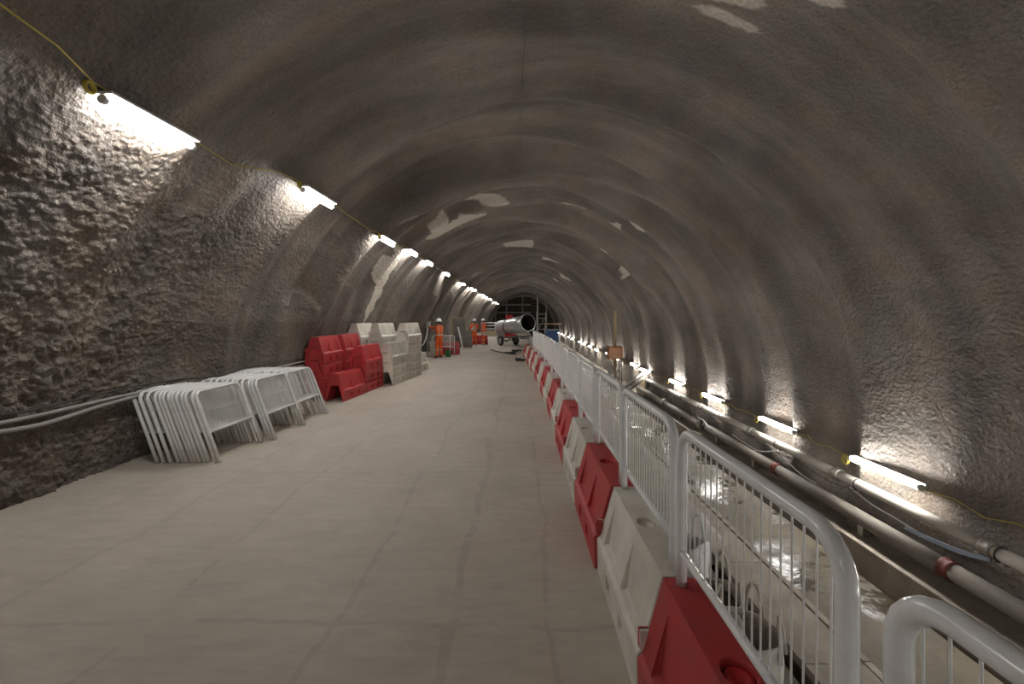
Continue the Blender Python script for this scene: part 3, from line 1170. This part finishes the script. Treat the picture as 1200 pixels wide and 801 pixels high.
# ------------------------------------------------------------------ bulk bags in the trench behind the railing
def bulk_bag(x, y, top, r, label, lump, fill_z, m='bag', loops=4):
    t = thing('bulk_bag', label, 'bag', (x, y, TRENCH + .02), 0, 'bulk bags in the trench')
    h = top - TRENCH
    n, vs, fs = 28, [], []
    rs = random.Random(int(x * 100 + y * 10))
    prof = [(.92, 0), (1.02, .08), (1.06, .3), (1.0, .55), (1.03, .8), (.97, .93), (1.0, 1.0)]
    ph = rs.uniform(0, 6)
    for i, (k, zz) in enumerate(prof):
        for j in range(n):
            a = 2 * PI * j / n
            wob = 1 + lump * (math.sin(a * 3 + ph + zz * 4) * .5 + math.sin(a * 7 + zz * 9) * .3 + rs.uniform(-.15, .15))
            vs.append((r * k * wob * math.cos(a), r * k * wob * math.sin(a), h * zz + (lump * .25 * math.sin(a * 2 + ph) if i == len(prof) - 1 else 0)))
    for i in range(len(prof) - 1):
        for j in range(n):
            j2 = (j + 1) % n
            fs.append((i * n + j, i * n + j2, (i + 1) * n + j2, (i + 1) * n + j))
    b = MB().add(vs, fs, True).build('sack', m, t)
    so = b.modifiers.new('cloth', 'SOLIDIFY')
    so.thickness = .012
    so.offset = -1
    d = MB()
    dv, df = [(0, 0, fill_z - TRENCH + .05)], []
    for q in (1, 2, 3):
        for j in range(n):
            a = 2 * PI * j / n
            dv.append((r * .93 * q / 3 * math.cos(a), r * .93 * q / 3 * math.sin(a), fill_z - TRENCH + rs.uniform(-.03, .03)))
    for j in range(n):
        df.append((0, 1 + j, 1 + (j + 1) % n))
        for q in (0, 1):
            df.append((1 + q * n + j, 1 + (q + 1) * n + j, 1 + (q + 1) * n + (j + 1) % n, 1 + q * n + (j + 1) % n))
    d.add(dv, df, True).build('contents', 'bag_in', t)
    for k in range(loops):
        a = PI / 4 + k * PI / 2 + rs.uniform(-.2, .2)
        tx, ty = -math.sin(a), math.cos(a)
        cx, cy = r * math.cos(a), r * math.sin(a)
        p = []
        hh = rs.uniform(.16, .30)
        for q in range(11):
            u = q / 10
            s_ = math.sin(PI * u)
            p.append((cx + tx * .07 * math.cos(PI * u) + rs.uniform(-.006, .006) - .03 * s_ * math.cos(a), cy + ty * .07 * math.cos(PI * u) - .03 * s_ * math.sin(a), h - .12 + (hh + .12) * s_ ** .8))
        MB().tube(p, .016, 5).build('lifting_loop', m, t)
    return t


bulk_bag(1.90, 3.55, -.72, .26, 'open off white bulk bag with lifting loops behind the nearest full railing panel', .04, -1.05)
bulk_bag(1.93, 4.28, -.88, .29, 'slumped pale bulk bag half full of dark rubble behind the front bag', .10, -.98)
bulk_bag(2.12, 5.22, -.86, .20, 'crumpled clear plastic bag standing behind the two bulk bags', .22, -1.1, 'film', 2)

# ------------------------------------------------------------------ people
def worker(name, label, loc, rz, larm, rarm, boot='boot', stance=(0.0, 0.0), head_turn=0.0, glove='skin', face=True, scale=1.0):
    root = thing('person', label, 'person', loc, rz)
    root.scale = (scale,) * 3
    V = {'pelvis': ((0, 0, .95), (.155, .125)), 'waist': ((0, 0, 1.10), (.150, .120)), 'chest': ((0, .005, 1.32), (.175, .125)),
         'collar': ((0, 0, 1.455), (.085, .075)), 'neck': ((0, .01, 1.53), (.058, .058)), 'jaw': ((0, .03, 1.60), (.068, .080)),
         'skull': ((0, .025, 1.69), (.078, .092)), 'crown': ((0, .02, 1.74), (.055, .065))}
    E_ = [('pelvis', 'waist'), ('waist', 'chest'), ('chest', 'collar'), ('collar', 'neck'), ('neck', 'jaw'), ('jaw', 'skull'), ('skull', 'crown')]
    for s, nm, (el, wr, hd), st in ((-1, 'l', larm, stance[0]), (1, 'r', rarm, stance[1])):
        V[nm + 'sh'] = ((s * .19, 0, 1.415), (.075, .075))
        V[nm + 'el'] = (el, (.056, .056))
        V[nm + 'wr'] = (wr, (.042, .042))
        d = (Vector(hd) - Vector(wr)).normalized()
        palm = Vector(wr) + d * .06
        V[nm + 'pa'] = (tuple(palm), (.038, .026))
        E_ += [('chest', nm + 'sh'), (nm + 'sh', nm + 'el'), (nm + 'el', nm + 'wr'), (nm + 'wr', nm + 'pa')]
        side = d.cross(Vector((0, 0, 1)))
        side = side.normalized() if side.length > .2 else Vector((0, 1, 0))
        nrm = side.cross(d).normalized()
        for k, (o_, ln) in enumerate(((-.030, .072), (-.010, .082), (.010, .078), (.030, .060))):
            a = palm + side * o_ + d * .035
            m_ = a + d * ln * .55 - nrm * .008
            e = a + d * ln - nrm * .028
            for q, (p, r_) in enumerate(((a, .011), (m_, .0095), (e, .008))):
                V[f'{nm}f{k}{q}'] = (tuple(p), (r_, r_))
            E_ += [(nm + 'pa', f'{nm}f{k}0'), (f'{nm}f{k}0', f'{nm}f{k}1'), (f'{nm}f{k}1', f'{nm}f{k}2')]
        a = palm - side * .04 * s - d * .012
        e = a - side * .022 * s + d * .045 - nrm * .012
        V[nm + 't0'] = (tuple(a), (.012, .012))
        V[nm + 't1'] = (tuple(e), (.010, .010))
        E_ += [(nm + 'pa', nm + 't0'), (nm + 't0', nm + 't1')]
        V[nm + 'hp'] = ((s * .095, 0, .88), (.105, .105))
        V[nm + 'kn'] = ((s * .115, .02 + st * .5, .50), (.078, .078))
        V[nm + 'an'] = ((s * .125, st, .12), (.062, .062))
        V[nm + 'he'] = ((s * .125, st - .03, .045), (.048, .044))
        V[nm + 'to'] = ((s * .14, st + .17, .038), (.046, .036))
        E_ += [('pelvis', nm + 'hp'), (nm + 'hp', nm + 'kn'), (nm + 'kn', nm + 'an'), (nm + 'an', nm + 'he'), (nm + 'he', nm + 'to')]
    names = list(V)
    me = bpy.data.meshes.new('body')
    me.from_pydata([V[k][0] for k in names], [(names.index(a), names.index(b_)) for a, b_ in E_], [])
    o = bpy.data.objects.new('body', me)
    COL.objects.link(o)
    sk = o.modifiers.new('skin', 'SKIN')
    sk.use_smooth_shade = True
    for i, k in enumerate(names):
        me.skin_vertices[0].data[i].radius = V[k][1]
        me.skin_vertices[0].data[i].use_root = (k == 'pelvis')
    o.modifiers.new('sub', 'SUBSURF').levels = 2
    dg = bpy.context.evaluated_depsgraph_get()
    nm = bpy.data.meshes.new_from_object(o.evaluated_get(dg))
    o.modifiers.clear()
    o.data = nm
    nm.name = 'body'
    nm.materials.clear()
    for k in ('hivis', 'skin', boot, glove):
        nm.materials.append(M[k])
    wl, wr_ = Vector(V['lwr'][0]), Vector(V['rwr'][0])
    for p in nm.polygons:
        c = p.center
        k = 0
        if c.z > 1.50 and abs(c.x) < .14 and (c - Vector((0, .02, 1.62))).length < .19:
            k = 1
        elif c.z < .13:
            k = 2
        else:
            for w, h in ((wl, Vector(V['lpa'][0])), (wr_, Vector(V['rpa'][0]))):
                if (c - w).dot((h - w).normalized()) > -.005 and (c - w).length < .26:
                    k = 3
        p.material_index = k
        p.use_smooth = True
    o.parent = root
    # head details: helmet shell with brim, hair at the nape, nose, ears, eyes
    hm = MB()
    hm.lathe([(.128, 0), (.124, .03), (.112, .075), (.085, .112), (.045, .132), (0.001, .138)], 24, (0, .025, 1.685), sy=1.15)
    hm.lathe([(.120, .004), (.150, -.008), (.150, -.014), (.118, -.006)], 24, (0, .04, 1.688), sy=1.15)
    hm.tube([(0, .17, 1.72), (0, .12, 1.79), (0, .03, 1.824), (0, -.06, 1.80), (0, -.115, 1.72)], .012, 6)
    hm.build('helmet', 'helmet', root)
    MB().lathe([(.0, -.05), (.07, -.045), (.092, .0), (.095, .05)], 16, (0, -.005, 1.63), sy=.98).build('hair', 'hair', root)
    fc = MB()
    fc.tube([(0, .108, 1.665), (0, .128, 1.632), (0, .112, 1.622)], [.010, .016, .008], 6)
    for s in (-1, 1):
        fc.tube([(s * .082, .02, 1.675), (s * .094, .012, 1.655), (s * .084, .018, 1.62)], [.008, .014, .007], 6)
    fc.build('nose_and_ears', 'skin', root)
    ey = MB()
    for s in (-1, 1):
        ey.lathe([(.0, .009), (.009, 0), (0, -.009)], 8, (s * .034, .104, 1.668))
    ey.build('eyes', 'black', root)
    MB().tube([(-.024, .108, 1.592), (0, .114, 1.590), (.024, .108, 1.592)], .006, 6).build('mouth', 'red_oxide', root)
    return root


worker('a', 'person in orange work clothes and white helmet reaching to the grey wall box', (-3.68, 19.7, 0), math.radians(52),
       ((-.20, .26, 1.36), (-.13, .50, 1.44), (-.10, .66, 1.46)), ((.20, .24, 1.30), (.10, .46, 1.36), (.02, .62, 1.42)), glove='glove', scale=1.0)
worker('b', 'person in orange facing the camera with hands held before the chest', (-2.95, 28.3, 0), math.radians(176),
       ((-.29, .02, 1.14), (-.14, .22, 1.17), (-.04, .28, 1.20)), ((.29, .03, 1.14), (.15, .23, 1.12), (.05, .30, 1.12)), boot='boot_pale', glove='glove', scale=.97)
worker('c', 'person in orange standing beside a colleague with arms hanging down', (-2.36, 28.6, 0), math.radians(125),
       ((-.27, -.02, 1.14), (-.26, .08, .90), (-.25, .12, .76)), ((.27, -.03, 1.14), (.27, .06, .89), (.26, .10, .75)), boot='boot_pale', glove='glove', scale=.98,
       stance=(.06, -.06))

# ------------------------------------------------------------------ things round the workers
bx = thing('junction_box', 'grey wall box on a post where the worker reaches', 'electrical box', (-4.28, 20.12, 0))
MB().box(-.11, .11, -.08, .08, 1.36, 1.68).build('case', 'box_grey', bx, bevel=.02)
MB().box(-.06, .10, -.09, -.078, 1.42, 1.62).build('lid', 'box_grey', bx, bevel=.004)
MB().tube([(-.02, 0, 0), (-.02, 0, 1.37)], .03, 8).build('post', 'frame_grey', bx)
MB().box(-.14, .12, -.12, .12, 0, .02).build('foot_plate', 'frame_grey', bx)
cable('hose', [(-4.28, 20.0, 1.37), (-4.30, 19.85, 1.0), (-4.34, 19.6, .72), (-4.38, 19.3, .58), (-4.42, 19.0, .64), (-4.46, 18.7, .9)], .026, 'cable_white',
      'pale hose sagging from the grey wall box along the wall', cat='hose')
bk = thing('bucket', 'green plastic bucket on the deck behind the reaching worker', 'bucket', (-3.33, 20.1, 0))
MB().lathe([(0, .0), (.11, 0), (.115, .004), (.155, .30), (.166, .305), (.166, .32), (.150, .32), (.108, .015), (0, .012)], 22).build('pail', 'green', bk)
MB().tube([(.16 * math.cos(a), -.02 + .10 * math.sin(a) * -1, .30 - .14 * math.sin(a)) for a in [PI * k / 10 for k in range(11)]], .006, 6).build('handle', 'clamp', bk)
block('red', -3.02, 21.6, 0, PI / 2, 'red barrier block set crosswise behind the reaching worker', 'stored red barrier blocks')
block('red', -2.15, 29.4, 0, PI / 2, 'red barrier block set crosswise behind the two standing workers', 'stored red barrier blocks')
for i, (x, y, a) in enumerate(((-4.22, 20.75, -1.35), (-4.06, 21.0, -1.5))):
    o = copy_tree(front_p if i else plain_p)
    o.location = (x, y, .004)
    o.rotation_euler = (0, -.02 if i else .02, a)
    o['label'] = f'white railing panel standing beside the reaching worker, {["nearer", "farther"][i]} of the pair'
    o['group'] = 'railing panels beside the reaching worker'
mt = Matrix.Rotation(.16, 4, 'X')
tag(MB().box(-.28, .28, -.02, .02, 0, .72, mt).build('board', 'white_pl', bevel=.005), 'pale board leaning against the railing panels beside the worker', 'board').location = (-3.98, 20.52, 0.004)

mt = Matrix.Rotation(-.22, 4, 'Y')
tag(MB().box(-.04, .04, -.07, .07, 0, 1.30, mt).build('plank', 'steel_white', bevel=.005), 'white plank leaning at the left wall past the workers box', 'plank').location = (-3.42, 26.0, .01)
mt = Matrix.Rotation(.12, 4, 'X')
fr = thing('sheet_frame', 'tall framed grey sheet standing against the left wall', 'board', (-3.70, 26.7, 0.0))
MB().box(-.42, .42, -.015, .015, .05, 1.78, mt).build('sheet', 'board', fr)
for x in (-.42, .42):
    MB().box(x - .03, x + .03, -.035, .03, 0, 1.86, mt).build('upright', 'timber_pale', fr)
MB().box(-.42, .42, -.035, .03, 1.80, 1.86, mt).build('top_bar', 'timber_pale', fr)
tag(MB().box(-.40, .40, -.02, .02, 0, 1.0, Matrix.Rotation(.16, 4, 'X')).build('board', 'board', bevel=.004), 'low grey board leaning before the tall framed sheet', 'board').location = (-3.30, 26.45, .005)

# ventilation duct on a wheeled carriage
ax = Vector((1.72, -2.75, .42))
ln = ax.length
dx = ax.normalized()
fan = thing('duct_carriage', 'large galvanised duct section strapped on a two wheeled carriage', 'machine', (-.30, 27.6, 0), math.atan2(-1.72, -(-2.75)) + 0.0)
fan.rotation_euler = (0, 0, math.atan2(dx.x, -dx.y))
tl = math.asin(dx.z)
# local frame: duct axis along -y, tilted up by tl
rotd = Matrix.Rotation(-tl, 4, 'X') @ Matrix.Rotation(PI / 2, 4, 'X')
ctr = (0, 0, 1.32)
Rr = .52
MB().lathe([(Rr, -ln / 2), (Rr, -ln / 6), (Rr, ln / 6), (Rr, ln / 2), (Rr - .012, ln / 2)], 40, ctr, rotd).build('duct', 'galv', fan)
MB().lathe([(Rr - .012, -ln / 2), (Rr - .012, ln / 2 - .01)], 40, ctr, rotd).disc(Rr - .012, -ln / 2 + .3, 40, ctr, rotd).build('duct_lining', 'duct_in', fan)
for z in (-ln / 2, ln / 2):
    MB().lathe([(Rr + .0, z - .025), (Rr + .035, z - .025), (Rr + .035, z + .025), (Rr - .014, z + .025)], 40, ctr, rotd).build('flange', 'galv', fan)
for z in (-.55, ):
    MB().lathe([(Rr + .004, z - .05), (Rr + .02, z - .05), (Rr + .02, z + .05), (Rr + .004, z + .05)], 40, ctr, rotd).build('strap', 'frame_dark', fan)
zz = rotd @ Vector((0, 0, -.55)) + Vector(ctr)
up = (rotd @ Vector((0, 1, 0))).normalized()
if up.z < 0:
    up = -up
cp = zz + up * (Rr + .07)
MB().tube([cp + Vector((-.20, .06, .0)), cp + Vector((-.17, .05, .02)), cp + Vector((.20, -.04, .05)), cp + Vector((.24, -.05, .05))], [.09, .14, .14, .06], 14).build('motor', 'machine_red', fan)
MB().box(-.10, .22, -.10, .10, -.12, -.02, Matrix.Translation(cp)).build('motor_foot', 'machine_red', fan, bevel=.01)
cb = zz - up * (Rr + .06)
MB().box(-.30, .30, -.22, .22, -.10, .14, Matrix.Translation(cb)).build('saddle', 'machine_red', fan, bevel=.03)
for s in (-1, 1):
    MB().tube([(s * .36, 1.3, .52), (s * .36, 0, .56), (s * .36, -1.35, .70)], .045, 8).build('rail', 'frame_dark', fan)
for y in (1.2, .2, -.5, -1.2):
    MB().tube([(-.38, y, .55), (.38, y, .55)], .035, 8).build('cross_member', 'frame_dark', fan)
for s in (-1, 1):
    MB().tube([(s * .33, -.2, .60), (s * .30, .5, .25), (s * .33, 1.0, .55)], .035, 6).build('brace', 'frame_dark', fan)
    MB().tube([(s * .37, -1.25, .02), (s * .37, -1.25, .75)], .04, 8).build('leg', 'frame_grey', fan)
    MB().box(s * .37 - .08, s * .37 + .08, -1.33, -1.17, 0, .025).build('foot', 'frame_grey', fan)
    rw = Matrix.Rotation(PI / 2, 4, 'Y')
    MB().lathe([(.20, -.06), (.30, -.075), (.335, -.05), (.345, 0), (.335, .05), (.30, .075), (.20, .06)], 28, (s * .58, .75, .345), rw).build('tyre', 'black', fan)
    MB().lathe([(.0, .035), (.09, .04), (.10, .02), (.20, .03), (.21, .055)], 24, (s * .58, .75, .345), rw if s > 0 else Matrix.Rotation(-PI / 2, 4, 'Y')).build('wheel_rim', 'frame_grey', fan)
MB().tube([(-.6, .75, .345), (.6, .75, .345)], .03, 8).build('axle', 'frame_dark', fan)
MB().tube([(0, 1.3, .5), (0, 1.9, .42), (0, 2.3, .42)], .04, 8).build('tow_bar', 'frame_dark', fan)

# low timber upstand and rails beyond the workers
rb = thing('guard_rail', 'white two bar guard rail across the tunnel behind the workers', 'railing', (-2.6, 46, 0))
for z in (1.25, .95, .62):
    MB().tube([(-1.4, 0, z), (1.6, 0, z)], .05, 8).build('rail', 'steel_white', rb)
for x in (-1.4, .1, 1.6):
    MB().tube([(x, 0, 0), (x, 0, 1.3)], .05, 8).build('post', 'steel_white', rb)
st = thing('timber_step', 'pale timber platform low on the deck before the guard rail', 'platform', (-2.3, 41, 0))
for k in range(3):
    MB().box(-1.3, 1.6, k * .9, k * .9 + .86, 0, .16 + .16 * k).build('step', 'ply', st, bevel=.01)

# scaffold tower, blue cabin, timber beam at the far end
sc = thing('scaffold_tower', 'grey scaffold tower with two tall tubes by the far arch', 'scaffold', (2.1, 48, 0))
for x, h in ((0, 5.0), (1.0, 4.3)):
    for y in (0, 1.2):
        MB().tube([(x, y, 0), (x, y, h if y == 0 else 2.4)], .055 if x else .08, 8).build('standard', 'frame_grey', sc)
for z in (.5, 1.1, 1.7, 2.2):
    MB().tube([(-.1, 0, z), (1.1, 0, z)], .04, 8).build('ledger', 'frame_grey', sc)
    MB().tube([(0, -.1, z + .06), (0, 1.3, z + .06)], .04, 8).build('transom', 'frame_grey', sc)
MB().tube([(0, -.03, .3), (1.0, -.03, 2.1)], .035, 8).build('brace', 'frame_grey', sc)
bc = thing('storage_box', 'blue steel storage box at the right of the far arch', 'container', (3.55, 45.5, TRENCH))
MB().box(-.60, .60, -.6, .6, .02, 2.20).build('body', 'blue', bc, bevel=.03)
for k in range(4):
    MB().box(-.53 + .33 * k, -.47 + .33 * k, -.64, -.59, .15, 2.05).build('rib', 'blue', bc)
MB().box(-.60, .60, -.66, -.6, 2.08, 2.18).build('top_rail', 'frame_grey', bc)
for x in (-.7, .85):
    MB().tube([(x, .9, .02), (x, .9, 2.6)], .06, 8).build('post', 'frame_grey', bc)
tb = tag(MB().box(-.95, .95, -.12, .12, -.10, .10).build('beam', 'timber_pale', bevel=.015), 'orange brown timber beam carried on posts behind the blue box', 'beam')
tb.location = (3.70, 46.4, TRENCH + 2.72)

# black hoses and cloths on the deck near the end of the row
rnd = random.Random(12)


def heap(x, y, w, d, label):
    p = []
    for k in range(16):
        p.append((x + rnd.uniform(-w, w), y + rnd.uniform(-d, d), .03 + .055 * rnd.random()))
    cable('hose', p, .03, 'black', label, cat='hose', group='black hoses on the deck')


heap(.08, 18.4, .24, .35, 'tangled black hose on the deck beside the far railing blocks')
heap(-.10, 23.2, .28, .4, 'tangled black hose on the deck between duct and railing')
heap(-.45, 21.6, .30, .3, 'flat black hose coil in the middle of the deck')
cable('hose', [(-1.6, 24.2, .03), (-1.2, 23.0, .03), (-.9, 22.4, .03), (-.6, 21.9, .03)], .025, 'black', 'single black hose trailing towards the duct carriage', cat='hose', group='black hoses on the deck')

# right hand trench equipment
om = thing('grout_pump', 'rusty orange box on a cross braced stand by the right wall', 'machine', (4.72, 21.0, TRENCH))
MB().box(-.30, .30, -.25, .25, 1.42, 2.02).build('hopper', 'rust', om, bevel=.03)
MB().box(-.34, -.24, -.28, .28, 1.44, 2.06).box(.24, .34, -.28, .28, 1.44, 2.06).build('side_rails', 'rust', om, bevel=.01)
for s in (-1, 1):
    for q in (-1, 1):
        MB().tube([(s * .28, q * .22, 0), (s * .26, q * .22, 1.43)], .03, 6).build('leg', 'frame_dark', om)
    MB().tube([(s * .28, -.23, .15), (-s * .27, -.23, 1.2)], .02, 6).build('brace', 'frame_dark', om)
tag(MB().box(-.065, .065, -.05, .05, 0, 3.80).build('timber_post', 'timber_pale', bevel=.006), 'pale timber post standing behind the rusty orange box', 'post').location = (4.85, 21.5, TRENCH)
tag(MB().box(-.015, .015, -.50, .50, 0, .95, Matrix.Rotation(.10, 4, 'Y')).build('plywood_sheet', 'ply', bevel=.004), 'beige plywood sheet leaning on the right wall under a lamp', 'board').location = (5.10, 17.9, TRENCH + .26)
rnd = random.Random(9)
for k in range(7):
    a = Vector((4.0 + rnd.uniform(-.06, .06), 16.2 + rnd.uniform(-.1, .1), -1.12 + .058 * k))
    b_ = Vector((5.18 + rnd.uniform(-.04, .04), 17.15 + rnd.uniform(-.1, .1), -.52 + .056 * k))
    a = a + (a - b_) * .05
    tag(MB().tube([a, (a + b_) / 2, b_], .026, 6).build('steel_rod', ['frame_grey', 'timber', 'clamp'][k % 3]), f'thin rod propped on the pipes by the right wall, {["lowest", "second lowest", "third lowest", "middle", "third topmost", "second topmost", "topmost"][k]} of seven', 'rod', 'bundled rods propped on the pipes')
